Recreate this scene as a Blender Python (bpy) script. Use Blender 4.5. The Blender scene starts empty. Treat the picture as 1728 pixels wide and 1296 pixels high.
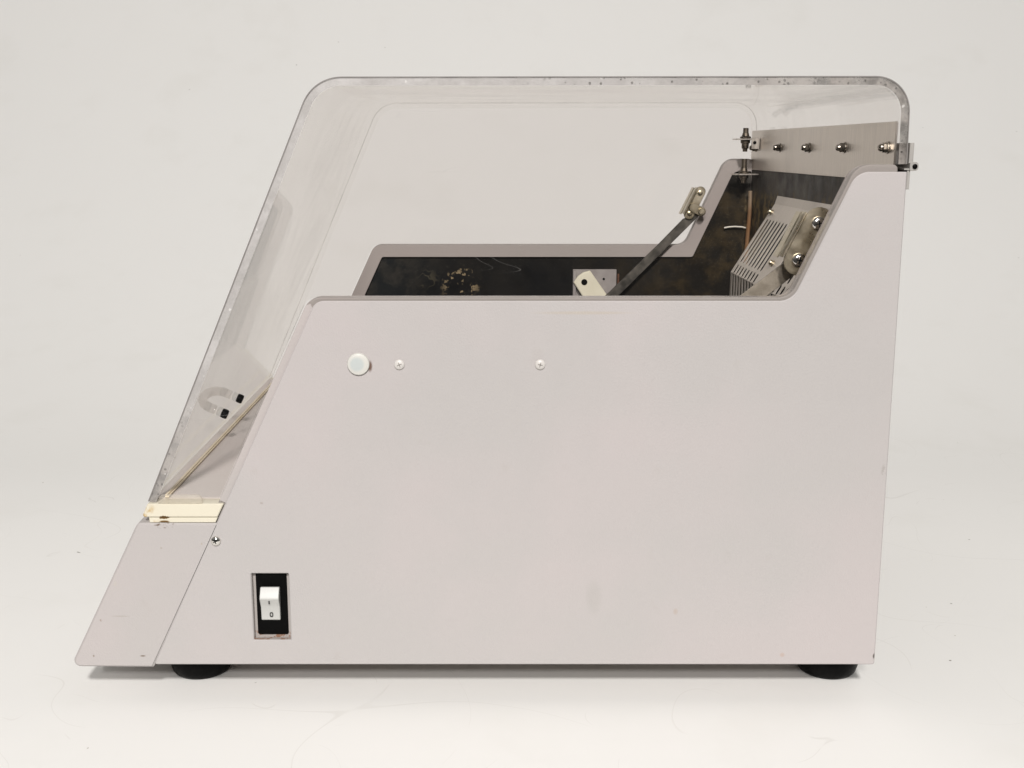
import bpy, bmesh, math, random
from mathutils import Vector, Matrix
random.seed(7)
S = bpy.context.scene
COL = S.collection
R = math.radians

# ------------------------------------------------------------------ camera model (metres; near side of the machine is y = 0)
F, CX, CY, PITCH, H = 1919.0, 832.0, 648.0, math.atan(398/1919), 0.5144
SP, CP = math.sin(PITCH), math.cos(PITCH)
def P(px, py, Y=0.0):
    u, v = (px-CX)/F, (CY-py)/F
    t = (Y+1.0)/(CP+v*SP)
    return Vector((u*t, Y, H+t*(v*CP-SP)))
def Q(px, py, Y=0.0):
    p = P(px, py, Y); return (p.x, p.z)
def floor_at(px, py):
    u, v = (px-CX)/F, (CY-py)/F
    t = H/(SP-v*CP)
    return Vector((u*t, -1+t*(CP+v*SP), 0))
W = 0.588                       # overall width of the machine (depth away from the viewer)

# ------------------------------------------------------------------ node helpers
class NT:
    def __init__(s, name):
        s.m = bpy.data.materials.new(name); s.m.use_nodes = True
        s.t = s.m.node_tree; s.t.nodes.clear()
        s.out = s.n('ShaderNodeOutputMaterial')
        s.pos = s.n('ShaderNodeNewGeometry').outputs['Position']
    def n(s, typ, **kw):
        nd = s.t.nodes.new(typ)
        for k, v in kw.items(): setattr(nd, k, v)
        return nd
    def set(s, sock, v):
        if isinstance(v, bpy.types.NodeSocket): s.t.links.new(v, sock)
        elif isinstance(v, (tuple, list)):
            v = tuple(v)
            sock.default_value = v+(1,) if len(v) == 3 and sock.type == 'RGBA' else v
        else: sock.default_value = v
    def math(s, op, a, b=0.0, c=0.0, clamp=False):
        nd = s.n('ShaderNodeMath', operation=op, use_clamp=clamp)
        s.set(nd.inputs[0], a); s.set(nd.inputs[1], b); s.set(nd.inputs[2], c)
        return nd.outputs[0]
    def vec(s, scale=(1,1,1), loc=(0,0,0), rot=(0,0,0), src=None):
        nd = s.n('ShaderNodeMapping'); s.set(nd.inputs[0], src or s.pos)
        nd.inputs['Scale'].default_value = scale; nd.inputs['Location'].default_value = loc; nd.inputs['Rotation'].default_value = rot
        return nd.outputs[0]
    def noise(s, scale, detail=3, rough=.55, vec=None, dist=0.0):
        nd = s.n('ShaderNodeTexNoise'); s.set(nd.inputs['Vector'], vec or s.pos)
        nd.inputs['Scale'].default_value = scale; nd.inputs['Detail'].default_value = detail
        nd.inputs['Roughness'].default_value = rough; nd.inputs['Distortion'].default_value = dist
        return nd.outputs[0]
    def smooth(s, v, a, b, lo=0.0, hi=1.0):
        nd = s.n('ShaderNodeMapRange', interpolation_type='SMOOTHSTEP')
        s.set(nd.inputs[0], v); nd.inputs[1].default_value = a; nd.inputs[2].default_value = b
        nd.inputs[3].default_value = lo; nd.inputs[4].default_value = hi
        return nd.outputs[0]
    def mix(s, f, a, b):
        nd = s.n('ShaderNodeMix', data_type='RGBA')
        s.set(nd.inputs[0], f); s.set(nd.inputs[6], a); s.set(nd.inputs[7], b)
        return nd.outputs[2]
    def dist(s, p, scale=(1,1,1)):
        v = s.n('ShaderNodeVectorMath', operation='SUBTRACT'); s.set(v.inputs[0], s.pos); v.inputs[1].default_value = p
        w = s.n('ShaderNodeVectorMath', operation='MULTIPLY'); s.set(w.inputs[0], v.outputs[0]); w.inputs[1].default_value = scale
        l = s.n('ShaderNodeVectorMath', operation='LENGTH'); s.set(l.inputs[0], w.outputs[0])
        return l.outputs[1]
    def sep(s):
        nd = s.n('ShaderNodeSeparateXYZ'); s.set(nd.inputs[0], s.pos); return nd.outputs
    def specks(s, scale, size, keep, vec=None):
        """sparse irregular little marks: voronoi cell centres, only a share of the cells kept"""
        warp = s.n('ShaderNodeVectorMath', operation='ADD')
        nz = s.n('ShaderNodeTexNoise'); s.set(nz.inputs['Vector'], vec or s.pos); nz.inputs['Scale'].default_value = scale*2.2
        sc = s.n('ShaderNodeVectorMath', operation='SCALE'); s.set(sc.inputs[0], nz.outputs['Color']); sc.inputs['Scale'].default_value = .35/scale
        s.set(warp.inputs[0], vec or s.pos); s.set(warp.inputs[1], sc.outputs[0])
        vo = s.n('ShaderNodeTexVoronoi'); s.set(vo.inputs['Vector'], warp.outputs[0]); vo.inputs['Scale'].default_value = scale
        d = s.smooth(vo.outputs['Distance'], size*.6, size, 1, 0)
        sx = s.n('ShaderNodeSeparateColor'); s.set(sx.inputs[0], vo.outputs['Color'])
        k = s.math('LESS_THAN', sx.outputs[0], keep)
        return s.math('MULTIPLY', d, k)
    def hairs(s, scale, width, thr, vec=None):
        """thin wandering scratches: a level line of a soft noise, broken up by a second noise"""
        a = s.noise(scale, 1, .4, vec, .3)
        l = s.math('ABSOLUTE', s.math('SUBTRACT', a, .5))
        l = s.smooth(l, width*.3, width, 1, 0)
        b = s.smooth(s.noise(scale*1.7, 2, .5, s.vec((1,1,1), (3.1, 7.7, 1.3), src=vec)), thr, thr+.06)
        return s.math('MULTIPLY', l, b)
    def bump(s, h, strength, dist=.001):
        nd = s.n('ShaderNodeBump'); s.set(nd.inputs['Height'], h); nd.inputs['Strength'].default_value = strength; nd.inputs['Distance'].default_value = dist
        return nd.outputs[0]
    def bsdf(s, color, rough=.5, metal=0.0, normal=None, spec=.5, coat=0.0):
        b = s.n('ShaderNodeBsdfPrincipled')
        s.set(b.inputs['Base Color'], color); s.set(b.inputs['Roughness'], rough); s.set(b.inputs['Metallic'], metal)
        b.inputs['Specular IOR Level'].default_value = spec; b.inputs['Coat Weight'].default_value = coat
        if normal: s.set(b.inputs['Normal'], normal)
        return b.outputs[0]
    def done(s, sh):
        s.t.links.new(sh, s.out.inputs[0]); return s.m

M = {}
# --- painted sheet metal, light warm grey with fine orange peel, faint stains and scuffs
def painted(name, base, marks=()):
    t = NT(name)
    n1 = t.noise(5, 3); n2 = t.noise(38, 4)
    c = t.mix(t.smooth(n1, .35, .7), tuple(v*.975 for v in base), (base[0]*1.035, base[1]*1.0, base[2]*1.01))
    c = t.mix(t.smooth(n2, .62, .8, 0, .12), c, (base[0]*.72, base[1]*.66, base[2]*.58))
    c = t.mix(t.math('MULTIPLY', t.specks(24, .04, .07), .45), c, (.24, .20, .17))
    for (p, scl, r, nsc, th, col, k) in marks:
        d = t.smooth(t.dist(p, scl), r*.35, r, 1, 0)
        nn = t.smooth(t.noise(nsc, 3, .65), th, th+.08)
        c = t.mix(t.math('MULTIPLY', t.math('MULTIPLY', d, nn), k), c, col)
    peel = t.noise(620, 2, .5)
    b = t.bump(peel, .30, .0008)
    rg = t.smooth(n2, .3, .7, .40, .52)
    return t.done(t.bsdf(c, rg, normal=b, spec=.28))
PB = (.424, .403, .392)
pm = [(P(985,528), (1,1,28), .055, 40, .25, (.42,.35,.25), .32),
      (P(1002,1008), (2.2,1,1), .022, 60, .30, (.36,.345,.325), .35),
      (P(1140,1032), (1,1,.7), .0030, 90, .3, (.38,.31,.26), .5),
      (P(624,618), (1,1,.45), .0030, 300, .30, (.10,.05,.03), .9),
      (P(1475,1107), (1,1,.5), .0018, 300, .30, (.06,.05,.04), .9),
      (P(1491,796), (1,1,.3), .003, 260, .5, (.30,.28,.26), .6),
      (P(1320,1105), (1,1,1), .003, 200, .2, (.4,.3,.25), .6)]
M['paint'] = painted('painted_sheet_metal', PB, pm)
nm = [(P(276,886), (.7,1,2.2), .009, 260, .52, (.09,.05,.02), .9),
      (P(241,1107), (.45,1,1.6), .0016, 200, .3, (.12,.08,.05), .85),
      (P(158,1107), (1,1,.8), .0012, 200, .3, (.2,.16,.12), .8),
      (P(170,1047), (1,1,.8), .0014, 200, .35, (.26,.21,.17), .7),
      (P(203,1040), (.25,1,3), .0028, 160, .4, (.33,.30,.27), .6),
      (P(190,985), (1,1,.6), .008, 110, .5, (.44,.41,.37), .5),
      (P(272,925), (1,1,1), .0014, 200, .3, (.30,.26,.22), .6),
      (P(340,918), (1,1,1), .0011, 200, .3, (.35,.28,.2), .6)]
M['nose_paint'] = painted('painted_front_metal', (.420, .397, .385), nm)
M['trim'] = painted('painted_rim_shaded', (.275, .252, .232), [])  # panel paint made darker: the rim's shade is put into its colour
M['band'] = painted('painted_inner_band', (.365, .330, .308), [(P(1015,425,.56), (.2,1,2), .02, 60, .62, (.2,.17,.15), .5)])
M['recess'] = painted('recess_paint', (.36, .33, .31), [(P(455,1074,.004), (.5,1,2.6), .018, 210, .50, (.22,.10,.05), .85)])

# --- yellowed cream plastic with burnt chips
t = NT('yellowed_plastic')
c = t.mix(t.noise(24, 3), (.60,.555,.44), (.65,.61,.50))
d = t.smooth(t.dist(P(277,873.5), (.62,.25,1.9)), .0, .007, 1, 0)
d = t.smooth(t.math('ADD', t.math('MULTIPLY', d, .75), t.math('MULTIPLY', t.noise(420, 4, .75), .9)), .86, .98)
d2 = t.smooth(t.dist(P(277,880.5), (.40,.25,1.7)), .0012, .0024, 1, 0)
d = t.math('MAXIMUM', d, d2)
c = t.mix(d, c, (.13,.07,.02))
d = t.smooth(t.dist(P(248,872), (1.0,.25,1.0)), .003, .015, 1, 0)
c = t.mix(t.math('MULTIPLY', d, t.smooth(t.noise(90, 3), .42, .6)), c, (.42,.27,.08))
M['cream'] = t.done(t.bsdf(c, .42, spec=.4))
t = NT('cream_lever_plastic')
c = t.mix(t.noise(60, 3), (.66,.62,.48), (.76,.72,.58))
M['lever'] = t.done(t.bsdf(c, .4))
t = NT('seal_strip')
c = t.mix(t.smooth(t.noise(45, 3), .35, .7), (.76,.66,.48), (.84,.76,.60))
M['seal'] = t.done(t.bsdf(c, .5))
t = NT('white_plastic')
c = t.mix(t.noise(60, 2), (.43,.43,.41), (.47,.47,.45)); M['white'] = t.done(t.bsdf(c, .3))
t = NT('pale_cap_plastic')
d = t.smooth(t.dist(P(603,614)), .0055, .0085)
c = t.mix(d, (.46,.49,.48), (.56,.55,.51)); M['cap'] = t.done(t.bsdf(c, .35))
t = NT('dark_marking'); M['ink'] = t.done(t.bsdf(t.mix(t.noise(300), (.02,.02,.02), (.05,.05,.045)), .6))
t = NT('black_plastic'); M['black'] = t.done(t.bsdf(t.mix(t.noise(80), (.0012,.0012,.0012), (.0030,.0028,.0028)), .5, spec=.06))
t = NT('black_rubber')
M['rubber'] = t.done(t.bsdf(t.mix(t.noise(40, 4), (.0015,.0015,.0015), (.005,.0045,.0045)), t.smooth(t.noise(90), .3, .7, .32, .55), normal=t.bump(t.noise(300), .15), spec=.10))
# --- metals
def metal(name, a, b, r0, r1, brush=None, scale=30, bumpk=.05, mt=1.0):
    t = NT(name)
    v = t.vec(brush) if brush else t.pos
    n = t.noise(scale, 4, .6, v); n2 = t.noise(9, 4)
    c = t.mix(t.smooth(n, .3, .7), a, b)
    c = t.mix(t.smooth(n2, .5, .75, 0, .35), c, tuple(x*.62 for x in a))
    return t.done(t.bsdf(c, t.smooth(n, .3, .7, r0, r1), mt, t.bump(n, bumpk)))
M['steel'] = metal('brushed_stainless', (.50,.455,.405), (.64,.59,.53), .28, .42, (1, 3, .15), 120)
M['guard'] = metal('dull_stainless', (.58,.53,.47), (.64,.59,.53), .42, .55, (.3, 3, .3), 60, .05, .45)
M['chrome'] = metal('bright_screw', (.72,.70,.66), (.82,.80,.76), .08, .16, None, 60, .02)
M['zinc'] = metal('yellow_passivated_steel', (.44,.385,.27), (.60,.54,.42), .26, .42, None, 55)
M['arm'] = metal('tarnished_arm_steel', (.10,.095,.085), (.17,.155,.135), .38, .55, None, 70)
M['near_arm'] = metal('dull_arm_steel', (.30,.265,.21), (.38,.34,.28), .40, .55, None, 70, .05, .6)
M['nut'] = metal('stained_nut_steel', (.25,.22,.18), (.52,.48,.42), .18, .34, None, 150)
M['stud'] = metal('rusty_stud', (.085,.07,.055), (.19,.16,.125), .4, .6, None, 160)
t = NT('copper_tube')
M['tube'] = t.done(t.bsdf(t.mix(t.smooth(t.noise(12, 3), .35, .65), (.33,.17,.075), (.40,.31,.22)), .4, .5))
t = NT('pressed_hinge_steel')
M['hinge'] = t.done(t.bsdf(t.mix(t.noise(90, 3), (.36,.34,.32), (.46,.44,.41)), .45, .35))
# --- dark stained chamber steel
t = NT('stained_dark_steel')
x, y, z = t.sep()
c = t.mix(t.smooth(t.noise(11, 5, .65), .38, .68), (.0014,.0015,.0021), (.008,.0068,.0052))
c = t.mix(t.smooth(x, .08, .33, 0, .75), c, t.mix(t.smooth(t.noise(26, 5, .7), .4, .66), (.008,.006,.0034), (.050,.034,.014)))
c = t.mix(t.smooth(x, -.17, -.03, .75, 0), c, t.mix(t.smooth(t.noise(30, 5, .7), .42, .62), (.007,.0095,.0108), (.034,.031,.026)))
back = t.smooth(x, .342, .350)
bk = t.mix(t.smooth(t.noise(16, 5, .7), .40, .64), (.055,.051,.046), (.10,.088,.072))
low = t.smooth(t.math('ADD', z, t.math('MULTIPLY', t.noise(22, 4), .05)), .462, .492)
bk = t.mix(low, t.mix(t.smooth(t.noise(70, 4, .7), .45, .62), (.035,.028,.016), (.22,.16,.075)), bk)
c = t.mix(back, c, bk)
fl = t.smooth(t.dist(P(778,480,.573), (1.0,1,1.0)), .010, .034, 1, 0)
fl = t.math('MULTIPLY', fl, t.smooth(t.noise(115, 4, .65), .565, .60))
c = t.mix(fl, c, (.30,.23,.135))
fl = t.smooth(t.dist(P(722,472,.573)), .004, .02, 1, 0)
c = t.mix(t.math('MULTIPLY', fl, t.smooth(t.hairs(70, .035, .3), .2, .6, 0, .4)), c, (.10,.085,.055))
c = t.mix(t.specks(26, .03, .16), c, (.45,.43,.40))
r = t.smooth(t.noise(35, 4), .3, .7, .40, .65)
M['chamber'] = t.done(t.bsdf(c, r, 0, t.bump(t.noise(60, 4), .12, .002), spec=.16))

# --- clear acrylic: straight-through transmission, Fresnel reflection and a little haze of scratches and dust
def acrylic(name, tint, haze, haze_col=(.80,.77,.73), k=1.0, streak=(1,1,1)):
    t = NT(name)
    lw = t.n('ShaderNodeLayerWeight'); lw.inputs[0].default_value = .5
    fr = t.math('ADD', t.math('MULTIPLY', t.math('POWER', lw.outputs['Facing'], 5.0), .90*k), .035*k, clamp=True)
    tr = t.n('ShaderNodeBsdfTransparent'); t.set(tr.inputs[0], tint)
    gl = t.n('ShaderNodeBsdfGlossy'); t.set(gl.inputs['Color'], (.96,.95,.94)); t.set(gl.inputs['Roughness'], t.smooth(t.noise(14, 3), .3, .7, .015, .07))
    df = t.n('ShaderNodeBsdfDiffuse'); t.set(df.inputs[0], haze_col)
    v = t.vec(streak)
    hz = t.math('MULTIPLY', t.smooth(t.noise(6, 4, .5, v, 1.2), .40, .75), haze)
    hz = t.math('ADD', hz, haze*.25)
    hz = t.math('ADD', hz, t.math('MULTIPLY', t.hairs(9, .0016, .56, t.vec((.3,1,4))), .055), clamp=True)
    m1 = t.n('ShaderNodeMixShader'); t.set(m1.inputs[0], fr); t.set(m1.inputs[1], tr.outputs[0]); t.set(m1.inputs[2], gl.outputs[0])
    m2 = t.n('ShaderNodeMixShader'); t.set(m2.inputs[0], hz); t.set(m2.inputs[1], m1.outputs[0]); t.set(m2.inputs[2], df.outputs[0])
    return t.done(m2.outputs[0])
M['pane'] = acrylic('clear_acrylic_side', (.990,.983,.980), .003, k=.55)
M['sheet'] = acrylic('clear_acrylic_bent_sheet', (.987,.981,.976), .055, (.74,.70,.66), .5, (1,1.3,.9))
M['clear'] = acrylic('clear_acrylic_fitting', (.88,.868,.855), .10, (.75,.72,.70))
# cut and glued edge of the acrylic: cloudy, with dark bubbles and bright glue
t = NT('acrylic_cut_edge')
x, y, z = t.sep()
dark = t.smooth(x, .05, .33)
lowl = t.math('MULTIPLY', t.smooth(z, .20, .34, 1, 0), t.smooth(x, -.24, -.22, 1, 0))
c = t.mix(t.smooth(t.noise(34, 4, .6, t.vec((1,1,1.0))), .35, .68), (.40,.38,.37), (.52,.50,.49))
c = t.mix(t.math('MAXIMUM', dark, t.math('MULTIPLY', lowl, .8)), c, t.mix(t.smooth(t.noise(55, 4, .65), .36, .64), (.13,.12,.11), (.33,.30,.275)))
sp = t.specks(230, .33, .55)
spm = t.math('MULTIPLY', sp, t.math('MAXIMUM', t.smooth(x, .0, .10), t.math('MULTIPLY', lowl, .7)))
c = t.mix(t.math('MULTIPLY', spm, .85), c, (.05,.045,.04))
c = t.mix(t.math('MULTIPLY', t.specks(150, .22, .12), .5), c, (.85,.83,.81))
df = t.n('ShaderNodeBsdfDiffuse'); t.set(df.inputs[0], c)
gl = t.n('ShaderNodeBsdfGlossy'); gl.inputs['Roughness'].default_value = .15
tr = t.n('ShaderNodeBsdfTransparent'); t.set(tr.inputs[0], (.80,.79,.78))
m1 = t.n('ShaderNodeMixShader'); m1.inputs[0].default_value = .08; t.set(m1.inputs[1], df.outputs[0]); t.set(m1.inputs[2], gl.outputs[0])
m2 = t.n('ShaderNodeMixShader'); t.set(m2.inputs[0], t.smooth(t.noise(80, 3), .3, .7, .55, .9)); t.set(m2.inputs[1], tr.outputs[0]); t.set(m2.inputs[2], m1.outputs[0])
M['edge'] = t.done(m2.outputs[0])
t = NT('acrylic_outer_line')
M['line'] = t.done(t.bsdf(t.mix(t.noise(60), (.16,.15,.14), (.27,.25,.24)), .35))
t = NT('acrylic_far_line')
M['far_line'] = t.done(t.bsdf(t.mix(t.smooth(t.noise(25, 3), .4, .6), (.34,.325,.31), (.50,.48,.46)), .4))
t = NT('white_wire'); M['wire'] = t.done(t.bsdf(t.mix(t.noise(60), (.62,.58,.50), (.74,.70,.62)), .4))

# --- seamless white backdrop
t = NT('white_backdrop')
x, y, z = t.sep()
fl = t.smooth(y, .75, 1.25, 1, 0)
c = t.mix(t.noise(1.7, 3), (.795,.785,.760), (.820,.811,.787))
c = t.mix(t.math('MULTIPLY', t.smooth(t.noise(6, 4), .52, .75), .10), c, (.62,.60,.54))
h1 = t.math('MULTIPLY', t.hairs(3.1, .0013, .46), fl)
h2 = t.math('MULTIPLY', t.hairs(6.5, .0012, .50, t.vec((1,.6,1), (5,2,0))), fl)
h3 = t.math('MULTIPLY', t.hairs(10, .0025, .60, t.vec((1,.8,1), (1,9,0))), fl)
c = t.mix(t.math('MULTIPLY', h1, .15), c, (.45,.42,.37))
c = t.mix(t.math('MULTIPLY', h2, .14), c, (.50,.47,.42))
c = t.mix(t.math('MULTIPLY', h3, .16), c, (.42,.39,.34))
c = t.mix(t.math('MULTIPLY', t.math('MULTIPLY', t.specks(17, .045, .26), fl), .85), c, (.16,.14,.11))
c = t.mix(t.math('MULTIPLY', t.math('MULTIPLY', t.specks(34, .05, .12), fl), .5), c, (.30,.26,.20))
c = t.mix(t.math('MULTIPLY', t.specks(7, .02, .5), .35), c, (.3,.28,.25))
M['backdrop'] = t.done(t.bsdf(c, .55, normal=t.bump(t.noise(60, 3), .03), spec=.3))

# ------------------------------------------------------------------ mesh helpers
WPOS = {}
def obj(name, bm, mats, parent=None, loc=None, sharp=35):
    """bm in world coordinates when loc is None, else around its own origin which is put at loc"""
    me = bpy.data.meshes.new(name)
    bmesh.ops.recalc_face_normals(bm, faces=bm.faces[:])
    for f in bm.faces: f.smooth = True
    base = Vector(loc) if loc is not None else (WPOS[parent] if parent else Vector())
    if loc is None: bmesh.ops.translate(bm, verts=bm.verts[:], vec=-base)
    bm.to_mesh(me); bm.free()
    me.set_sharp_from_angle(angle=R(sharp))
    for m in (mats if isinstance(mats, (list, tuple)) else [mats]): me.materials.append(M[m])
    o = bpy.data.objects.new(name, me); COL.objects.link(o)
    WPOS[o] = base
    if parent: o.parent = parent; o.location = base-WPOS[parent]
    else: o.location = base
    return o
def dup(src, parent, loc, rot=None):
    o = src.copy(); COL.objects.link(o); o.parent = parent
    WPOS[o] = Vector(loc); o.location = WPOS[o]-WPOS[parent]
    if rot is not None: o.rotation_euler = rot
    return o

def ccw(pts):
    a = sum(p[0]*q[1]-q[0]*p[1] for p, q in zip(pts, pts[1:]+pts[:1]))
    return pts if a > 0 else pts[::-1]
def offset(pts, d):
    """grow (d>0) a counter-clockwise polygon; d may be one value per edge (edge i runs from point i to i+1)"""
    n = len(pts); ds = d if isinstance(d, (list, tuple)) else [d]*n
    L = []
    for i in range(n):
        a, b = Vector(pts[i]), Vector(pts[(i+1) % n]); e = (b-a).normalized(); nn = Vector((e.y, -e.x))
        L.append((a+nn*ds[i], e))
    out = []
    for i in range(n):
        (p, e), (q, g) = L[i-1], L[i]
        cr = e.x*g.y-e.y*g.x
        if abs(cr) < 1e-6: out.append(tuple(q)); continue
        w = q-p; s = (w.x*g.y-w.y*g.x)/cr
        out.append(tuple(p+e*s))
    return out
def fillet(pts, rad, n=8, closed=True):
    out = []; N = len(pts)
    for i in range(N):
        r = rad[i]
        if r <= 0 or (not closed and i in (0, N-1)): out.append(tuple(pts[i])); continue
        p = Vector(pts[i]); a = (Vector(pts[i-1])-p).normalized(); b = (Vector(pts[(i+1) % N])-p).normalized()
        ang = a.angle(b); tl = r/math.tan(ang/2); c = p+(a+b).normalized()*(r/math.sin(ang/2))
        p0, p1 = p+a*tl-c, p+b*tl-c
        th = math.atan2(p0.x*p1.y-p0.y*p1.x, p0.dot(p1))
        for k in range(n+1):
            q = th*k/n; out.append((c.x+p0.x*math.cos(q)-p0.y*math.sin(q), c.y+p0.x*math.sin(q)+p0.y*math.cos(q)))
    return out
def shrink(loop, d):
    """small inset of a dense loop along its vertex normals"""
    n = len(loop); out = []
    for i in range(n):
        a, p, b = Vector(loop[i-1]), Vector(loop[i]), Vector(loop[(i+1) % n])
        e1, e2 = (p-a), (b-p)
        if e1.length < 1e-9: e1 = e2
        if e2.length < 1e-9: e2 = e1
        e1.normalize(); e2.normalize()
        nn = Vector((-(e1.y+e2.y), e1.x+e2.x))
        if nn.length < 1e-9: nn = Vector((-e1.y, e1.x))
        nn.normalize(); cs = max(.4, nn.dot(Vector((-e1.y, e1.x))))
        out.append(tuple(p+nn*(d/cs)))
    return out
XZ = lambda u, v, w: Vector((u, w, v))
def slab(bm, loop, w0, w1, f=XZ, ch=0.0, holes=(), mi=0):
    """extrude a closed 2-D loop from w0 to w1 (mapped to space by f), chamfered edges, optional holes"""
    loop = ccw(list(loop)); hs = [ccw(list(h))[::-1] for h in holes]
    s = 1 if w1 > w0 else -1
    if ch > 0: rings = [(ch, w0), (0, w0+s*ch), (0, w1-s*ch), (ch, w1)]
    else: rings = [(0, w0), (0, w1)]
    caps = {0: [], len(rings)-1: []}
    made = []
    for L in [loop]+hs:
        prev = None
        for i, (d, w) in enumerate(rings):
            pts = shrink(L, d) if d > 0 else L
            vs = [bm.verts.new(f(u, v, w)) for u, v in pts]
            if prev:
                for k in range(len(vs)):
                    made.append(bm.faces.new((prev[k], prev[(k+1) % len(vs)], vs[(k+1) % len(vs)], vs[k])))
            prev = vs
            if i in caps: caps[i].append(vs)
    for i, rs in caps.items():
        if not hs and len(loop) < 40: made.append(bm.faces.new(rs[0]))
        else:
            es = []
            for vs in rs:
                for k in range(len(vs)):
                    e = bm.edges.get((vs[k], vs[(k+1) % len(vs)])) or bm.edges.new((vs[k], vs[(k+1) % len(vs)]))
                    es.append(e)
            g = bmesh.ops.triangle_fill(bm, use_beauty=True, use_dissolve=False, edges=es)
            made += [q for q in g['geom'] if isinstance(q, bmesh.types.BMFace)]
    for q in made: q.material_index = mi
    return bm
def ring_band(bm, outer, inner, w0, w1, f=XZ):
    n = len(outer)
    vs = [[bm.verts.new(f(u, v, w)) for u, v in L] for L, w in ((outer, w0), (inner, w0), (inner, w1), (outer, w1))]
    for a in range(4):
        A, B = vs[a], vs[(a+1) % 4]
        for k in range(n): bm.faces.new((A[k], A[(k+1) % n], B[(k+1) % n], B[k]))
    return bm
def box(bm, c, s, ch=0.0, rot=None, mi=0):
    hx, hz = s[0]/2, s[2]/2
    b = bmesh.new()
    slab(b, [(-hx,-hz),(hx,-hz),(hx,hz),(-hx,hz)], -s[1]/2, s[1]/2, XZ, ch)
    mt = Matrix.Translation(c) @ (rot if rot else Matrix.Identity(4))
    merge(bm, b, mt, mi); return bm
def merge(bm, b, mt=None, mi=0):
    if mt: bmesh.ops.transform(b, matrix=mt, verts=b.verts[:])
    vm = {v: bm.verts.new(v.co) for v in b.verts}
    for f in b.faces:
        try:
            q = bm.faces.new([vm[v] for v in f.verts]); q.material_index = mi if mi else f.material_index
        except ValueError: pass
    b.free()
def lathe(bm, prof, n=32, mt=None, mi=0):
    """prof: (radius, height) along +z"""
    b = bmesh.new(); rings = []
    for r, z in prof:
        if r < 1e-7: rings.append([b.verts.new((0,0,z))])
        else: rings.append([b.verts.new((r*math.cos(2*math.pi*k/n), r*math.sin(2*math.pi*k/n), z)) for k in range(n)])
    for A, B in zip(rings, rings[1:]):
        for k in range(n):
            k2 = (k+1) % n
            vs = [A[k % len(A)], A[k2 % len(A)], B[k2 % len(B)], B[k % len(B)]]
            u = []
            for v in vs:
                if v not in u: u.append(v)
            if len(u) > 2: b.faces.new(u)
    for R_ in (rings[0], rings[-1]):
        if len(R_) > 2: b.faces.new(R_)
    merge(bm, b, mt, mi); return bm
def tube(bm, pts, r, n=12, mi=0, flat=1.0):
    pts = [Vector(p) for p in pts]; rings = []
    up = Vector((0,0,1)) if abs((pts[1]-pts[0]).normalized().z) < .9 else Vector((0,1,0))
    for i, p in enumerate(pts):
        t_ = (pts[min(i+1, len(pts)-1)]-pts[max(i-1, 0)]).normalized()
        a = t_.cross(up).normalized(); b = t_.cross(a)
        rings.append([bm.verts.new(p+a*r*math.cos(2*math.pi*k/n)+b*r*flat*math.sin(2*math.pi*k/n)) for k in range(n)])
    fs = []
    for A, B in zip(rings, rings[1:]):
        for k in range(n): fs.append(bm.faces.new((A[k], A[(k+1) % n], B[(k+1) % n], B[k])))
    fs.append(bm.faces.new(rings[0])); fs.append(bm.faces.new(rings[-1]))
    for q in fs: q.material_index = mi
    return bm
TO_VIEWER = Matrix.Rotation(R(90), 4, 'X')        # local +z -> world -y
TO_FRONT = Matrix.Rotation(R(-90), 4, 'Y')        # local +z -> world -x
def strip(a, b, w, f=None):
    """rectangle of width w from a to b in the x-z plane"""
    a, b = Vector(a), Vector(b); e = (b-a).normalized(); n = Vector((-e.y, e.x))*w/2
    return [tuple(a-n), tuple(b-n), tuple(b+n), tuple(a+n)]
def capsule(a, b, w, n=8):
    a, b = Vector(a), Vector(b); e = (b-a).normalized(); th = math.atan2(e.y, e.x); r = w/2
    out = [(b.x+r*math.cos(th+q), b.y+r*math.sin(th+q)) for q in [(-math.pi/2)+math.pi*k/n for k in range(n+1)]]
    out += [(a.x+r*math.cos(th+q), a.y+r*math.sin(th+q)) for q in [(math.pi/2)+math.pi*k/n for k in range(n+1)]]
    return out

# ------------------------------------------------------------------ setting
bm = bmesh.new()
prof = [(-.60, 0.0), (.80, 0.0)]
for k in range(1, 25):
    a = math.pi/2*k/24; prof.append((.80+1.9*math.sin(a), 1.9-1.9*math.cos(a)))
prof.append((2.70, 6.0))
rows = [[bm.verts.new((x, y, z)) for x in (-6, -3, 0, 3, 6)] for y, z in prof]
for A, B in zip(rows, rows[1:]):
    for k in range(4): bm.faces.new((A[k], A[k+1], B[k+1], B[k]))
bd = obj('backdrop', bm, 'backdrop', sharp=180)
bd['kind'] = 'structure'

# ------------------------------------------------------------------ the machine
root = bpy.data.objects.new('benchtop_incubator', None); COL.objects.link(root)
root.location = (0, W/2, 0); WPOS[root] = Vector((0, W/2, 0)); root.empty_display_size = .1
root['label'] = 'light grey benchtop incubator with clear acrylic hood, standing on black rubber feet'
root['category'] = 'laboratory incubator'

# outline of the side, seen from the near side: corner points in the plane y = 0
BL, FL, LG, TP, TR, BR = Q(259.5,1121.5), Q(532,508), Q(1337,508), Q(1447,290), Q(1531,290), Q(1475.5,1121.5)
side_pts = ccw([BL, BR, TR, TP, LG, FL])          # bottom, back, top, diagonal, ledge, slope (edge order)
zledge, ztop, zbase = LG[1], TP[1], BL[1]
RADS = [.002, .002, .001, .017, .018, .012]
side_loop = fillet(side_pts, RADS, 10)
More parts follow.
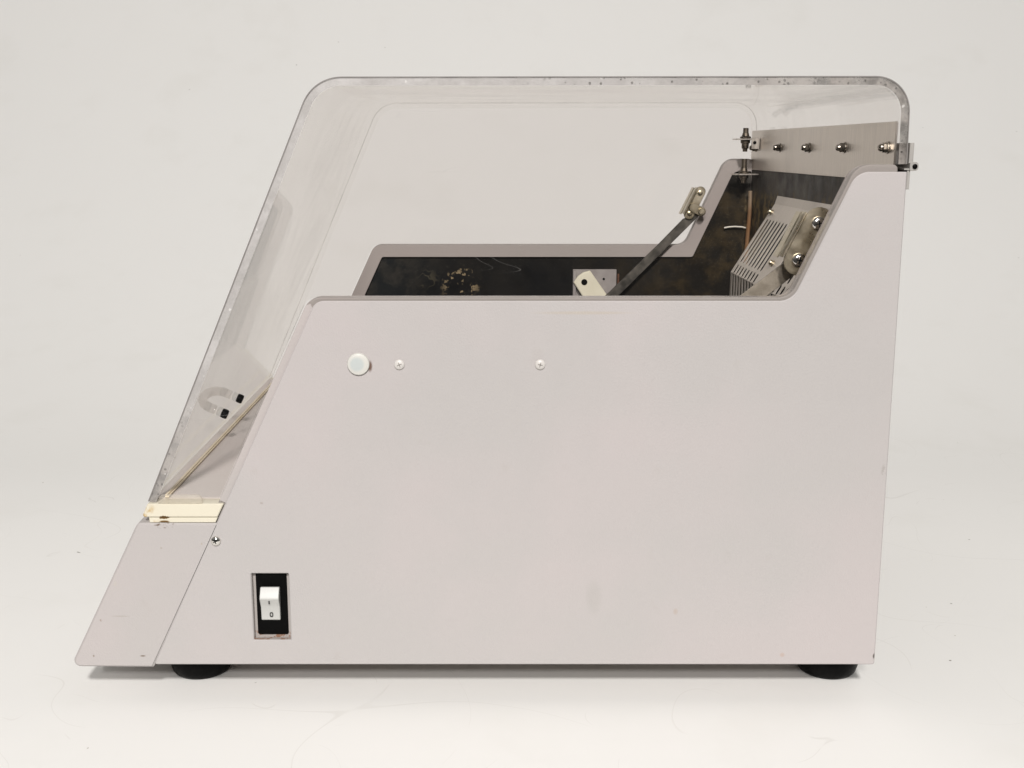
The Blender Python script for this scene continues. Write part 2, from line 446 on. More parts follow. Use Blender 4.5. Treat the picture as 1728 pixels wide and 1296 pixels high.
# switch recess (a hole through the panel)
rec = [Q(424,968), Q(428.5,1080), Q(490.5,1080), Q(487,968)]
rc = [( (rec[0][0]+rec[1][0])/2, rec[0][1]), ((rec[0][0]+rec[1][0])/2, rec[1][1]), ((rec[2][0]+rec[3][0])/2, rec[2][1]), ((rec[2][0]+rec[3][0])/2, rec[3][1])]
bm = bmesh.new()
slab(bm, side_loop, 0, .0022, XZ, .0009, [fillet(rc, [.0008]*4, 3)])
panel = obj('side_panel', bm, 'paint', root)
bm = bmesh.new(); slab(bm, side_loop, W, W-.0022, XZ, .0007); obj('side_panel', bm, 'paint', root)

# walls behind the panels: a rim that stands a little beyond the panel outline
woff = [-.002, -.007, .006, .002, .0025, .0065]
wall_pts = offset(side_pts, woff)
WR = [.002, .002, .004, .019, .016, .016]
wall_loop = fillet(wall_pts, WR, 10)
band_in = fillet(offset(wall_pts, [-.0165, -.0006, -.0165, -.0165, -.0165, -.0165]), [.002, .002, .002, .012, .004, .004], 10)
plate_in = fillet(offset(wall_pts, [-.010, -.0005, -.010, -.010, -.010, -.010]), [.002, .002, .002, .012, .006, .006], 10)
for s, nm_ in ((0, 'near'), (1, 'far')):
    g = (lambda w: w) if s == 0 else (lambda w: W-w)
    hole = [[(x_, z_) for x_, z_ in offset(ccw(rc), .0008)]] if s == 0 else []
    bm = bmesh.new(); slab(bm, wall_loop, g(.0036), g(.0135), XZ, .0008, hole)
    obj('side_wall_rim', bm, 'trim', root)
    bm = bmesh.new()                                   # inner band of the rim
    ring_band(bm, shrink(ccw(list(wall_loop)), .0004), ccw(list(band_in)), g(.0130), g(.0205))
    obj('rim_band', bm, 'band', root)

# light edge strip along the front slope of the near wall
bm = bmesh.new()
se = (Vector(FL)-Vector(BL)).normalized(); sn = Vector((-se.y, se.x))
s0 = Vector(BL)+se*((Q(380,850)[1]-BL[1])/se.y); s1 = Vector(FL)-se*.0085
M['strip'] = painted('painted_edge_strip', (.415, .388, .372), [])
stp = [tuple(s0-sn*.0012), tuple(s1-sn*.0012), tuple(s1+se*.004+sn*.0030), tuple(s1+se*.001+sn*.0062), tuple(s0+sn*.0062)]
slab(bm, stp, .0024, .0035); obj('front_edge_strip', bm, 'strip', root)
bm = bmesh.new(); slab(bm, stp, W-.0024, W-.0035); obj('front_edge_strip', bm, 'strip', root)

# nose (front control box) across the full width, with rounded edges
npts = ccw([Q(118.5,1125.5), Q(231,883), Q(369.4,883.5), Q(258.6,1126.5)])
def nose_r(p): return fillet(p, [.006 if q in (npts_small) else .0015 for q in p], 8)
npts_small = [npts[i] for i in range(4) if npts[i][0] < -.30 and True]
npts_small = [q for q in npts if abs(q[0]-Q(118.5,1125.5)[0]) < .001 or abs(q[0]-Q(231,883)[0]) < .001]
nose_loop = nose_r(npts)
bm = bmesh.new(); slab(bm, nose_loop, .0002, W-.0002, XZ, .0018)
nose = obj('front_panel', bm, 'nose_paint', root)

# sill of yellowed plastic lying on the nose: upper bar and a thinner step under it
z0, z1, z2 = Q(300,882.2)[1], Q(300,874.0)[1], Q(300,850.5)[1]
xr = lambda z: BL[0]+(FL[0]-BL[0])*(z-BL[1])/(FL[1]-BL[1])-.0014
bm = bmesh.new()
slab(bm, [(Q(252,882)[0], z0), (xr(z0), z0), (xr(z1), z1), (Q(251,874)[0], z1)], .0008, W-.0008, XZ, .0004)
slab(bm, fillet(ccw([(Q(239,873)[0], z1+.0006), (xr(z1), z1+.0006), (xr(z2), z2), (Q(248.5,851)[0], z2)]), [.002,.0006,.0006,.0012], 4), .0004, W-.0004, XZ, .0007)
sill = obj('front_sill', bm, 'cream', root)
# grey deck sheet on the sill, under the hood
bm = bmesh.new()
slab(bm, [(Q(251.5,848)[0], z2+.0002), (xr(z2)+.012, z2+.0002), (xr(z2)+.012, z2+.0010), (Q(251.5,848)[0], z2+.0010)], .016, W-.016)
M['deck'] = painted('deck_paint', (.62, .58, .55), [])
obj('deck_plate', bm, 'deck', root)
# sealing strip along the foot of the hood front
bm = bmesh.new()
slab(bm, [(Q(270,838)[0], z2+.0016), (Q(277,838)[0], z2+.0016), (Q(277.5,838)[0], z2+.0034), (Q(270.5,838)[0], z2+.0034)], .014, W-.014, XZ, .0004)
slab(bm, [(Q(271,838)[0], z2+.0036), (Q(275,838)[0], z2+.0036), (Q(275,838)[0], z2+.0048), (Q(271,838)[0], z2+.0048)], .014, W-.014, XZ, .0004)
obj('seal_strip', bm, 'seal', root)

# chamber: front wall (sloped), back wall, floor, and the dark liner plates of both sides
dch = .030
bm = bmesh.new()
sl = (Vector(FL)-Vector(BL)).normalized(); nn = Vector((sl.y, -sl.x))
a = Vector(BL)+sl*.03; b = Vector(BL)+sl*((.285-BL[1])/sl.y)
slab(bm, [tuple(a+nn*.004), tuple(b+nn*.004), tuple(b+nn*.014), tuple(a+nn*.014)], .0140, W-.0140)
obj('front_wall', bm, 'trim', root)
XB = Q(1517.5, 300)[0]
bm = bmesh.new()
slab(bm, [(XB, zbase+.002), (XB+.0050, zbase+.002), (XB+.0050, ztop-.004), (XB, ztop-.004)], .0140, W-.0140)
obj('back_wall', bm, 'chamber', root)
bm = bmesh.new()
zf = zledge-.17
slab(bm, [(xr(zf)+.012, zf), (XB-.0005, zf), (XB-.0005, zf+.004), (xr(zf)+.012, zf+.004)], .0140, W-.0140)
slab(bm, plate_in, .0137, .0160); slab(bm, plate_in, W-.0137, W-.0160)
obj('chamber_liner', bm, 'chamber', root)
bm = bmesh.new()
slab(bm, [(BL[0]+.004, zbase+.0008), (XB+.004, zbase+.0008), (XB+.004, zbase+.0019), (BL[0]+.004, zbase+.0019)], .0026, W-.0026)
obj('base_plate', bm, 'band', root)

# ---- fittings on the near panel
def cross_head(r, h, slot, cap=None, base=.0):
    """domed screw head with dark inlaid bars for the shade of a cross recess, axis +z"""
    b = bmesh.new()
    pr = [(r*.98, -.002), (r, base), (r, base+h*.25)]
    for k in range(1, 8):
        a_ = math.pi/2*k/7; pr.append((r*math.cos(a_), base+h*.25+h*.75*math.sin(a_)))
    pr[-1] = (0, pr[-1][1])
    lathe(b, pr, 28)
    for q in (0, 90):
        m = Matrix.Translation((0,0,base+h*.985)) @ Matrix.Rotation(R(q+20), 4, 'Z')
        c_ = bmesh.new(); slab(c_, capsule((-slot,0), (slot,0), slot*.42, 4), -h*.25, .00018, lambda u, v, w: Vector((u, v, w)))
        merge(b, c_, m, 1)
    return b
def rotated(bm_, mt):
    bmesh.ops.transform(bm_, matrix=mt, verts=bm_.verts[:]); return bm_
bm = bmesh.new()
pr = [(.0098,-.001),(.0100,.0004),(.0100,.0018),(.0094,.0027),(.0080,.0031),(.0060,.0033),(0,.0034)]
lathe(bm, pr, 40)
o = obj('hole_plug', rotated(bm, TO_VIEWER), 'cap', panel, P(605,614))
o['label'] = 'pale greenish round plastic hole plug'
bm = rotated(cross_head(.0047, .0026, .0019), TO_VIEWER)
t_ = NT('painted_screw'); M['pscrew'] = t_.done(t_.bsdf(t_.mix(t_.noise(200), (.50,.475,.45), (.60,.575,.545)), .4))
t_ = NT('screw_slot_shade'); M['slot_shade'] = t_.done(t_.bsdf(t_.mix(t_.noise(200), (.24,.22,.20), (.32,.30,.28)), .5))  # slot darker than the head: recess shade put into the colour
sc1 = obj('screw', bm, ['pscrew','slot_shade'], panel, P(674,615)); sc1['label'] = 'paint covered cross head screw'
sc2 = dup(sc1, panel, P(911.5,615)); sc2.rotation_euler = (0, R(35), 0)
bm = rotated(cross_head(.0046, .0034, .0018), TO_VIEWER)
o = obj('screw', bm, ['chrome','black'], panel, P(364.5,912.5)); o['label'] = 'bright domed screw at the seam of the front panel'
chrome_mesh = o.data

# ---- power switch in its recess
sx0, sx1 = rc[0][0], rc[2][0]; sz1, sz0 = rc[0][1], rc[1][1]
bm = bmesh.new()
D = .0150
tray = [(sx0-.0006, sz0-.0006), (sx1+.0006, sz0-.0006), (sx1+.0006, sz1+.0006), (sx0-.0006, sz1+.0006)]
inn = [(sx0+.0002, sz0+.0002), (sx1-.0002, sz0+.0002), (sx1-.0002, sz1-.0002), (sx0+.0002, sz1-.0002)]
ring_band(bm, tray, inn, .0023, .0068)
slab(bm, tray, .0068, .0080)
sw = obj('power_switch', bm, 'recess', root)
bx0, bx1, bz1, bz0 = Q(431.5,969,.006)[0], Q(486.5,969,.006)[0], Q(456,966,.006)[1], Q(456,1070,.006)[1]
bx0, bx1 = Q(433.5,1020,.006)[0], Q(485.5,1020,.006)[0]
bm = bmesh.new(); slab(bm, fillet([(bx0,bz0),(bx1,bz0),(bx1,bz1),(bx0,bz1)], [.002]*4, 4), .0052, .0067, XZ, .0006)
obj('switch_housing', bm, 'black', sw)
# rocker: profile in (depth, z), extruded along x; upper half leans out
rx0, rx1 = Q(439.5,1018,0)[0], Q(471.5,1018,0)[0]
rz = lambda py: Q(456,py,0)[1]
prof = [(.0072, rz(994)), (.0020, rz(992.5)), (-.0030, rz(1006)), (-.0036, rz(1009)), (-.0010, rz(1019)), (.0010, rz(1026)), (.0016, rz(1046)), (.0022, rz(1047.5)), (.0072, rz(1048))]
bm = bmesh.new(); slab(bm, [(q[0], q[1]) for q in prof], rx0, rx1, lambda u, v, w: Vector((w, u, v)), .0005)
rk = obj('rocker', bm, 'white', sw, sharp=28)
bm = bmesh.new()
box(bm, Vector(((rx0+rx1)/2-.0002, -.0022, rz(1014.5))), (.0012, .0020, .0036), rot=Matrix.Rotation(R(-14), 4, 'X'))
obj('marking', bm, 'ink', sw)
bm = bmesh.new()
cxm, czm = (rx0+rx1)/2+.0008, rz(1038)
def oval(a, b, n=24): return [(cxm+math.copysign(abs(math.cos(q))**.7, math.cos(q))*a, czm+math.copysign(abs(math.sin(q))**.7, math.sin(q))*b) for q in [2*math.pi*k/n for k in range(n)]]
ring_band(bm, oval(.0017, .0024), oval(.0008, .0014), .0008, .0022)
obj('marking', bm, 'ink', sw)

# ---- rubber feet
bm = bmesh.new()
hb = zbase
lathe(bm, [(.0,0),(.0250,0),(.0270,.0008),(.0290,.0036),(.0304,.0085),(.0308,.0140),(.0300,.020),(.0272,.0262),(.0258,.030),(.0255,hb+.0004),(0,hb+.0004)], 48)
fx, fy = floor_at(331,1147).x, floor_at(331,1147).y
f0 = obj('foot', bm, 'rubber', root, (fx, fy+.0258, 0), 40)
fx2 = floor_at(1406,1147).x
for q in ((fx2, fy+.0258, 0), (fx, W-fy-.0258, 0), (fx2, W-fy-.0258, 0)): dup(f0, root, q)

# ------------------------------------------------------------------ hood
TH = .0074
hp = [Q(246.5,850.2), Q(526.5,128.6), Q(1541.5,127.4), Q(1533.5,277)]
hp[0] = (hp[0][0]+.0006, hp[0][1]+.0014)
outer = fillet(hp, [0, .037, .031, 0], 16, closed=False)
def inset_path(p, d):
    L = []
    for a, b in zip(p, p[1:]):
        a, b = Vector(a), Vector(b); e = (b-a).normalized(); n_ = Vector((e.y, -e.x)); L.append((a+n_*d, e))
    res = [tuple(L[0][0])]
    for (p_, e), (q, g) in zip(L, L[1:]):
        cr = e.x*g.y-e.y*g.x; w_ = q-p_; s = (w_.x*g.y-w_.y*g.x)/cr; res.append(tuple(p_+e*s))
    a, b = Vector(p[-2]), Vector(p[-1]); res.append(tuple(b+Vector(((b-a).normalized().y, -(b-a).normalized().x))*d))
    return res
hin = inset_path(hp, TH)
hin[0] = (hin[0][0]-.0, hin[0][1])
inner = fillet(hin, [0, .037-TH, .031-TH, 0], 16, closed=False)
HY0, HY1 = .0045, W-.0045
bm = bmesh.new()
vo = [[bm.verts.new((x, y, z)) for x, z in outer] for y in (HY0, HY1)]
vi = [[bm.verts.new((x, y, z)) for x, z in inner] for y in (HY0, HY1)]
n = len(outer)
for k in range(n-1):
    bm.faces.new((vo[0][k], vo[0][k+1], vo[1][k+1], vo[1][k])).material_index = 0
    bm.faces.new((vi[0][k], vi[0][k+1], vi[1][k+1], vi[1][k])).material_index = 0
    for s in (0, 1): bm.faces.new((vo[s][k], vo[s][k+1], vi[s][k+1], vi[s][k])).material_index = 1-s
for k in (0, n-1): bm.faces.new((vo[0][k], vo[1][k], vi[1][k], vi[0][k])).material_index = 0 if k == 0 else 1
hood = obj('hood', bm, ['sheet','edge','seal'], root)
# dark outer arris line of the cut edge
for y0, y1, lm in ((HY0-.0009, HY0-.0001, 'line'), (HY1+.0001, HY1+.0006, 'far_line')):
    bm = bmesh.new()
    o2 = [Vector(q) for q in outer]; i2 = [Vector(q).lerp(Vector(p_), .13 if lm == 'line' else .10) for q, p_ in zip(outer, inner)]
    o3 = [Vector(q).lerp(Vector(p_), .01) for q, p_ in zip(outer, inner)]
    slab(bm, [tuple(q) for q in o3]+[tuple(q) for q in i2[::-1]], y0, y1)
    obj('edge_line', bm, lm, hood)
# side panes inside the bent sheet
e = .0003
pin = inset_path(hp, TH+e); pin_l = fillet(pin, [0, .037-TH, .031-TH, 0], 16, closed=False)
wl = offset(side_pts, [-.002, -.004, .0066, .0026, .0031, .0085])
wl_pts = {'FL': wl[5], 'LG': wl[4], 'TP': wl[3]}
wl_idx = {}
order = side_pts
def near_pt(p): return min(range(6), key=lambda i: (Vector(order[i])-Vector(p)).length)
cFL, cLG, cTP = wl[near_pt(FL)], wl[near_pt(LG)], wl[near_pt(TP)]
dirs = (Vector(FL)-Vector(BL)).normalized()
zb = z2+.0018
foot_r = Vector(cFL)-dirs*((cFL[1]-zb)/dirs.y)
tail = fillet([pin_l[-1], (pin_l[-1][0], cTP[1]), cTP, cLG, cFL, tuple(foot_r), (pin_l[0][0]+.0015, zb)], [0, 0, .018, .017, .016, 0, 0], 10, closed=False)[1:]
pane_loop = pin_l+tail
for y0, y1 in ((.0062, .0120), (W-.0062, W-.0120)):
    bm = bmesh.new(); slab(bm, pane_loop, y0, y1)
    obj('side_pane', bm, 'pane', hood)
# clear tab at the lower front corner of the near pane
bm = bmesh.new()
ta = [Q(266,850), Q(341,850), Q(340,836), Q(270,836)]
slab(bm, fillet(ccw(ta), [.0005,.0005,.005,.003], 6), -.0005, .0040, XZ, .0006)
M['tab'] = acrylic('clear_tab', (.97,.955,.93), .20, (.82,.78,.70))
obj('corner_tab', bm, 'tab', hood)
# handle: clear bent strap bolted to the front sheet
fa, fb = Vector(hp[0]), Vector(hp[1]); fe = (fb-fa).normalized(); fn = Vector((-fe.y, fe.x))
if fn.x > 0: fn = -fn
def on_front(s, dn): q = fa+fe*s+fn*dn; return q
def front_hit(px, py, dn=-TH):
    best = None
    for i in range(400):
        Y = .05+i*.001; p = P(px, py, Y); q = Vector((p.x, p.z))-fa; d_ = q.dot(fn)-dn
        if best is None or abs(d_) < best[0]: best = (abs(d_), Y, q.dot(fe))
    return best[1], best[2]
yA, sA = front_hit(375,698); yB, sB = front_hit(402,670)
sH = (sA+sB)/2
bm = bmesh.new(); path = []
for k in range(25):
    a_ = math.pi*k/24; yy = (yA+yB)/2-math.cos(a_)*(yB-yA)/2; q = on_front(sH, .001+.021*math.sin(a_)**.6); path.append((q.x, yy, q.y))
tube(bm, path, .0052, 12)
obj('handle', bm, 'clear', hood)
axis = Vector((fn.x, 0, fn.y))
rotm = Vector((0,0,1)).rotation_difference(-axis).to_matrix().to_4x4()
bm = bmesh.new(); lathe(bm, [(.0048,-.001),(.0052,.0005),(.0052,.0042),(.0046,.0055),(0,.0058)], 20)
rotated(bm, rotm)
qb = on_front(sH, -TH-.0003)
hb1 = obj('handle_screw', bm, 'black', hood, (qb.x, yA, qb.y)); dup(hb1, hood, (qb.x, yB, qb.y))

# steel plate bolted inside the back sheet, with cap nuts
XP = Q(1522.5,250)[0]
zp1, zp0 = P(1521,204).z, P(1521,307).z
bm = bmesh.new()
slab(bm, fillet([(.0135, zp0), (W-.0135, zp0), (W-.0135, zp1), (.0135, zp1)], [.0015]*4, 3), XP-.0019, XP-.0001, lambda u, v, w: Vector((w, u, v)), .0003)
obj('hinge_plate', bm, 'steel', hood)
bm = bmesh.new()
lathe(bm, [(.0054,0),(.0056,.0006),(.0054,.0011)], 24)
lathe(bm, [(.0043,.0010),(.0045,.0014),(.0045,.0046),(.0042,.0050)], 6, Matrix.Rotation(R(11),4,'Z'))
lathe(bm, [(.0034,.0049),(.0034,.0066),(.0029,.0080),(.0019,.0089),(0,.0093)], 20)
rotated(bm, TO_FRONT)
zn = P(1500,249,.031).z
nut = obj('cap_nut', bm, 'nut', hood, (XP-.0018, .031, zn), 30)
for yy in (.158, .288, .418, .548): dup(nut, hood, (XP-.0018, yy, zn), (R(random.uniform(0,60)),0,0))

# hinge outside the back
bm = bmesh.new()
hx = P(1538,260).x
slab(bm, [(hx+.0004, P(1540,276).z), (hx+.0042, P(1540,276).z), (hx+.0042, P(1541,241).z), (hx+.0004, P(1541,241).z)], .006, W-.006, XZ, .0004)
hinge = obj('hinge', bm, 'hinge', root)
bm = bmesh.new()
xl = Q(1531,300)[0]
slab(bm, [(xl+.0016, P(1536,320).z), (xl+.0044, P(1536,320).z), (xl+.0044, P(1540,285).z), (xl+.0016, P(1540,285).z)], .006, W-.006, XZ, .0004)
obj('hinge_leaf', bm, 'hinge', hinge)
bm = bmesh.new()
kc = Q(1546.5,281)
ko = fillet([(kc[0]-.0042,kc[1]-.0038),(kc[0]+.0034,kc[1]-.0038),(kc[0]+.0034,kc[1]+.0038),(kc[0]-.0042,kc[1]+.0038)], [.0012,.0028,.0028,.0012], 6)
slab(bm, ko, .004, W-.004, XZ, .0004)
obj('hinge_knuckle', bm, 'hinge', hinge)
bm = bmesh.new(); lathe(bm, [(.0021,0),(.0021,.0012),(.0015,.0016),(0,.0017)], 20); rotated(bm, TO_VIEWER)  # black disc stands in for the shaded hole of the knuckle
obj('knuckle_hole', bm, 'black', hinge, (kc[0], .0041, kc[1]))
bm = bmesh.new()
slab(bm, [(XB+.0055, P(1520,287).z), (xl+.004, P(1536,287).z), (xl+.004, P(1536,284.5).z), (XB+.0055, P(1520,284.5).z)], .005, W-.005)
obj('hinge_shelf', bm, 'hinge', hinge)

# ---- lid stay brackets on the side panes, arms
def stay(s):
    YB = (lambda w: .0150+w) if s == 0 else (lambda w: W-.0150-w)
    Yn = .034
    A, B = Q(1381,377,Yn), Q(1348,439,Yn)                # screw centres
    d = (Vector(A)-Vector(B)).normalized(); nrm = Vector((-d.y, d.x))   # nrm points up-left
    if nrm.x > 0: nrm = -nrm
    bm = bmesh.new()
    if s == 1:
        A = tuple(Vector(A)+Vector((-.0140, .0095))-d*.002); B = tuple(Vector(B)+Vector((-.0140, .0095))+d*.004)
    fo = .0148 if s == 0 else .0082
    pw = .0265 if s == 0 else .014
    slab(bm, capsule(tuple(Vector(B)-d*.001), tuple(Vector(A)+d*.0015), pw, 10), YB(.019), YB(.0215), XZ, .0004)
    br = obj('stay_bracket', bm, 'zinc', root)
    # turned-in flanges along the upper-left side
    bm = bmesh.new()
    c0, c1 = Vector(B)+nrm*fo-d*.004, Vector(A)+nrm*fo+d*.004
    slab(bm, strip(c0, c1, .0013), YB(.0185), YB(.034), XZ, .0003)
    c0, c1 = Vector(B)+nrm*(fo+.004)-d*.006, Vector(A)+nrm*(fo+.004)+d*.002
    slab(bm, strip(c0, c1, .0013), YB(.0185), YB(.034), XZ, .0003)
    obj('flange', bm, 'zinc', br)
    # pivot tongue and pin (seen on the far stay)
    if s == 1:
        bm = bmesh.new()
        c0 = Vector(A)*.30+Vector(B)*.70-nrm*.0130
        slab(bm, capsule(tuple(c0+nrm*.012), tuple(c0), .012, 8), YB(.0225), YB(.025), XZ, .0004)
        m = Matrix.Translation((c0.x, YB(.025), c0.y)) @ TO_VIEWER
        lathe(bm, [(.0046,-.001),(.0046,.0024),(.0038,.0032),(0,.0034)], 20, m)
        obj('pivot', bm, 'zinc', br)
    for k, q in enumerate((A, B)):
        if s == 0: b = cross_head(.0064, .0038, .0028)
        else:
            b = bmesh.new(); lathe(b, [(.0034,0),(.0034,.0024),(.0024,.0028),(.0022,.004),(0,.0044)], 6)
        o = obj('screw' if s == 0 else 'bracket_nut', rotated(b, TO_VIEWER), ['chrome','black'] if s == 0 else 'zinc', br, (q[0], YB(.019) if s == 0 else YB(.0214), q[1]))
        o.rotation_euler = (0, R(25*k+8), 0)
    return br
stay(0); stay(1)
bm = bmesh.new()
Ya = .056
slab(bm, strip(Q(1342,446,Ya), Q(1236,527,Ya), .0155), Ya, Ya+.003, XZ, .0005)
obj('stay_arm', bm, 'near_arm', root)
bm = bmesh.new()
Yf = W-.033
fa_ = [Q(1152,370,Yf), Q(1188,351,Yf), Q(1183,361,Yf), Q(1043,500,Yf), Q(1020,524,Yf), Q(1005,514,Yf), Q(1029,492,Yf), Q(1112,411,Yf)]
slab(bm, ccw(fa_), Yf, Yf+.0028, XZ, .0004)
obj('stay_arm', bm, 'arm', root)

# mount block with the cream lever on the far wall
YM = W-.0165
bm = bmesh.new()
q0, q1 = P(966,520,YM-.006), P(1041,455,YM-.006)
slab(bm, fillet([(q0.x,q0.z),(q1.x,q0.z),(q1.x,q1.z),(q0.x,q1.z)], [.001]*4, 3), YM-.0025, YM-.0002, XZ, .0004)
slab(bm, [(q0.x+.0001,q0.z),(q0.x+.0042,q0.z),(q0.x+.0042,q1.z-.0008),(q0.x+.0001,q1.z-.0008)], YM-.0090, YM-.0027, XZ, .0004)
M['latch'] = metal('dull_latch_steel', (.27,.245,.235), (.33,.305,.29), .5, .6, None, 60, .05, .2)
plt = obj('latch_plate', bm, 'latch', root)
bm = bmesh.new(); pz = P(1019,471,YM-.004); lathe(bm, [(.0017,0),(.0017,.0004),(0,.0005)], 14); rotated(bm, TO_VIEWER)
obj('rivet', bm, 'black', plt, (pz.x, YM-.0026, pz.z))
bm = bmesh.new(); q = P(1043,483,YM-.004)
box(bm, Vector((q.x, YM-.0035, q.z)), (.0024, .004, .034), .0004)
t_ = NT('rusty_edge'); M['rust'] = t_.done(t_.bsdf(t_.mix(t_.noise(120), (.05,.02,.012), (.16,.07,.035)), .8))
obj('rusty_strip', bm, 'rust', plt)
bm = bmesh.new()
YL = YM-.014
lp = [Q(968,477,YL), Q(976,466,YL), Q(985,460,YL), Q(996,457,YL), Q(1026,500,YL), Q(1040,521,YL), Q(999,527,YL), Q(984,502,YL)]
slab(bm, ccw(lp), YL, YL+.009, XZ, .0012)
lev = obj('lever', bm, 'lever', plt)
bm = bmesh.new(); q = P(986,476,YL); lathe(bm, [(.0042,0),(.0042,.0007),(.0026,.0009),(0,.0006)], 20); rotated(bm, TO_VIEWER)
obj('lever_screw', bm, 'black', plt, (q.x, YL, q.z))

# ---- slotted fan guard against the back wall
gA, gB, gC = (XB-.0012, P(1312,331,.423).z), None, None
pB, pC = P(1308,344,.418), P(1233,459,.418)
prof = [(XB-.0014, P(1312,330,.423).z), (pB.x-.0005, pB.z), (pC.x, pC.z), (pC.x-.001, pC.z-.12)]
YG0, YG1 = .040, .418
def seg_map(a, b):
    a, b = Vector(a), Vector(b); e_ = (b-a).normalized(); n_ = Vector((e_.y, -e_.x))
    if n_.x > 0: n_ = -n_
    return (b-a).length, lambda u, v, w: Vector((a.x+e_.x*v+n_.x*w, u, a.y+e_.y*v+n_.y*w))
slots_y = [.404-.0152*k for k in range(8)]+[.236-.0152*k for k in range(8)]
bm = bmesh.new()
L, f_ = seg_map(prof[0], prof[1]); slab(bm, [(YG0,0),(YG1,0),(YG1,L),(YG0,L)], 0, -.0005, f_)
L, f_ = seg_map(prof[1], prof[2])
hl = []
for y in slots_y:
    hl.append(capsule((y, L*.25), (y, L*.80), .0078, 5)); hl.append(capsule((y, L*.91), (y, L-.0035), .0078, 5))
slab(bm, [(YG0,0),(YG1,0),(YG1,L),(YG0,L)], 0, -.0005, f_, 0, hl)
L, f_ = seg_map(prof[2], prof[3])
hl = [capsule((y, .0035), (y, .08), .0078, 5) for y in slots_y]
slab(bm, [(YG0,0),(YG1,0),(YG1,L),(YG0,L)], 0, -.0005, f_, 0, hl)
bmesh.ops.remove_doubles(bm, verts=bm.verts[:], dist=.00005)
grd = obj('fan_guard', bm, 'guard', root)
# dark back of the guard (fan housing behind the slots)
bm = bmesh.new()
slab(bm, [(XB-.0015, prof[1][1]-.004), (prof[1][0]+.001, prof[1][1]-.012), (prof[2][0]+.016, prof[2][1]), (prof[2][0]+.016, prof[3][1]), (XB-.0015, prof[3][1])], YG0+.002, YG1-.002)
obj('fan_housing', bm, 'black', grd)
L, f_ = seg_map(prof[1], prof[2])
e_ = (Vector(prof[2])-Vector(prof[1])).normalized(); n_ = Vector((e_.y, -e_.x)); n_ = -n_ if n_.x > 0 else n_
rotg = Vector((0,0,1)).rotation_difference(Vector((n_.x,0,n_.y))).to_matrix().to_4x4()
bm = bmesh.new()
lathe(bm, [(.0040,0),(.0040,.001)], 18); lathe(bm, [(.0030,.001),(.0031,.003),(.0025,.0045),(0,.0050)], 16)
rotated(bm, rotg)
gs = None
for (yy, fr) in ((.268, .10), (.268, .70), (.405, .12)):
    q = f_(yy, L*fr, .0001)
    if gs is None: gs = obj('guard_screw', bm, 'zinc', grd, q)
    else: dup(gs, grd, q)

# ---- thin tube and white wire inside, near the far back corner
bm = bmesh.new()
yt = W-.030
tube(bm, [P(1266,322,yt), P(1266,335,yt), P(1265,360,yt), P(1261,405,yt), P(1258,440,yt), P(1257,560,yt)], .0028, 10)
obj('sensor_tube', bm, 'tube', root)
bm = bmesh.new()
yt = W-.022
tube(bm, [P(1222,384.5,yt), P(1230,383,yt), P(1240,382.3,yt), P(1252,383,yt), P(1262,385.5,yt)], .0011, 8)
obj('sensor_wire', bm, 'wire', root)

# ---- reed sensors: a stud on a small clip, one on the hood plate, one on the body
def sensor(px, py0, py1, pplate, plx0, plx1, Y, parent, tab):
    s = 1.0/F*(1+Y)*1.0
    c = P(px, pplate, Y)
    def hz(py): return P(px, py, Y).z-c.z
    bm = bmesh.new()
    top, bot = hz(py0), hz(py1)
    lathe(bm, [(.0030,bot),(.0032,bot+.0035),(.0046,bot+.0045),(.0048,-.0055),(.0062,-.0050),(.0064,-.001),(.0064,.001),(.0070,.0012),(.0072,.0030),(.0050,.0042),(.0040,.0080),(.0036,.0082),(.0035,top)], 20)
    st = obj('sensor_stud', bm, 'stud', parent, c)
    bm = bmesh.new()
    a, b = P(plx0, pplate, Y), P(plx1, pplate, Y)
    slab(bm, [(a.x,-.0008+c.z),(b.x,-.0008+c.z),(b.x,.0008+c.z),(a.x,.0008+c.z)], Y-.010, Y+.010)
    if tab:
        q = P(plx1+1, pplate+12, Y)
        slab(bm, [(b.x-.0016,c.z-.0010),(b.x-.0016,q.z-.0035),(b.x+.0000,q.z-.0035),(b.x+.0000,c.z-.0010)], Y-.010, Y+.010)
    obj('sensor_clip', bm, 'steel', parent)
    return st
sensor(1258, 216, 256, 235, 1239, 1279, .535, hood, True)
sensor(1255, 268, 309, 294, 1236, 1279, .540, root, False)
bm = bmesh.new(); q = P(1274,242,.5248)
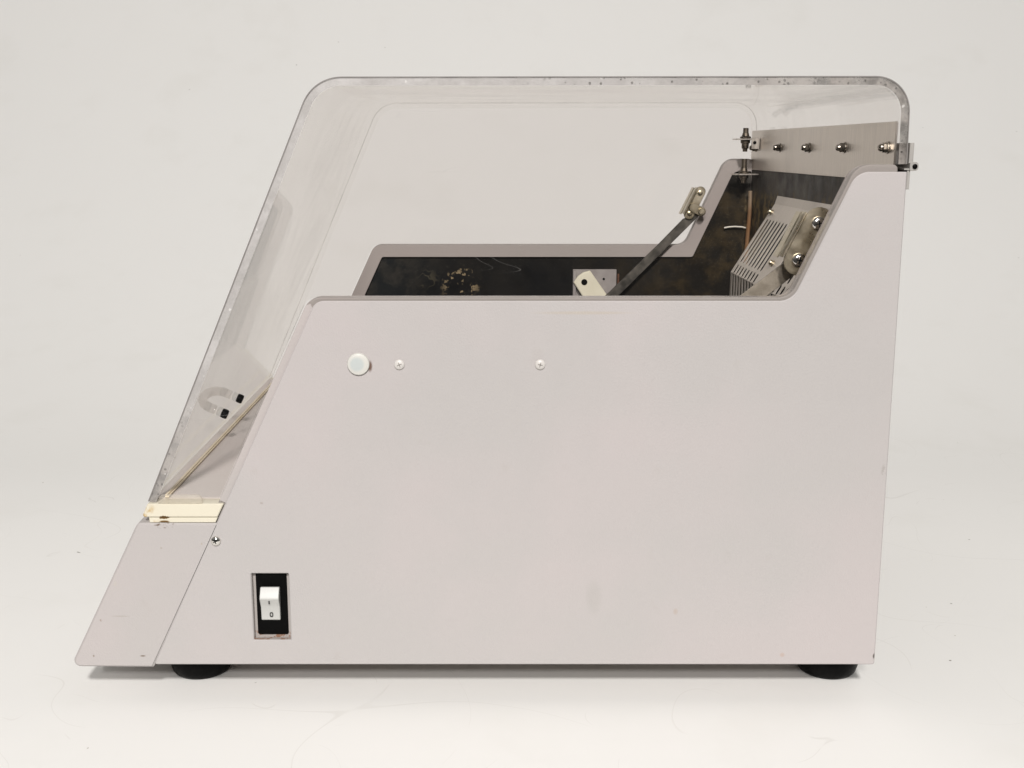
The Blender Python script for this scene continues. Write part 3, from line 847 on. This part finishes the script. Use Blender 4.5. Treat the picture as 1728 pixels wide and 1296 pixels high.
box(bm, Vector((q.x, .5246, q.z)), (.0092, .0012, .0145), .0003); lathe(bm, [(.0022,0),(.0022,.001),(0,.0011)], 14, Matrix.Translation((q.x-.0006,.5242,q.z+.001)) @ TO_VIEWER, 1)
obj('clip_tab', bm, ['steel','black'], hood)

# ------------------------------------------------------------------ light
def area(name, loc, target, size, power, col, size_y=None):
    l = bpy.data.lights.new(name, 'AREA'); l.energy = power; l.color = col; l.size = size
    if size_y: l.shape = 'RECTANGLE'; l.size_y = size_y
    o = bpy.data.objects.new(name, l); COL.objects.link(o); o.location = loc
    o.rotation_euler = (Vector(target)-Vector(loc)).to_track_quat('-Z', 'Y').to_euler()
    return o
area('key_lamp', (.10, -3.83, 3.20), (0, .2, .2), .36, 228, (1, .972, .95))
area('second_lamp', (-.55, -4.15, 2.5), (0, .2, .2), .36, 86, (1, .975, .95))

w = bpy.data.worlds.new('World'); S.world = w; w.use_nodes = True
nt = w.node_tree; bg = nt.nodes['Background']
tc = nt.nodes.new('ShaderNodeTexCoord'); sx = nt.nodes.new('ShaderNodeSeparateXYZ'); nt.links.new(tc.outputs['Generated'], sx.inputs[0])
mr = nt.nodes.new('ShaderNodeMapRange'); mr.interpolation_type = 'SMOOTHSTEP'; nt.links.new(sx.outputs[2], mr.inputs[0])
mr.inputs[1].default_value = -.02; mr.inputs[2].default_value = .45; mr.inputs[3].default_value = .05; mr.inputs[4].default_value = .23
bg.inputs[0].default_value = (1, .98, .955, 1); nt.links.new(mr.outputs[0], bg.inputs[1])

# ------------------------------------------------------------------ camera
cam = bpy.data.cameras.new('camera'); co = bpy.data.objects.new('camera', cam); COL.objects.link(co)
co.location = (0, -1.0, H); co.rotation_euler = (R(90)-PITCH, 0, 0)
cam.sensor_width = 36; cam.lens = F/1728*36; cam.shift_x = 32/1728; cam.clip_end = 50; cam.clip_start = .01
S.camera = co
S.view_settings.view_transform = 'Standard'; S.view_settings.look = 'None'; S.view_settings.exposure = 0
S.render.engine = 'CYCLES'
S.cycles.transparent_max_bounces = 40; S.cycles.max_bounces = 12; S.cycles.use_denoising = True
S.cycles.sample_clamp_indirect = 6
S.render.resolution_x, S.render.resolution_y = 1024, 768
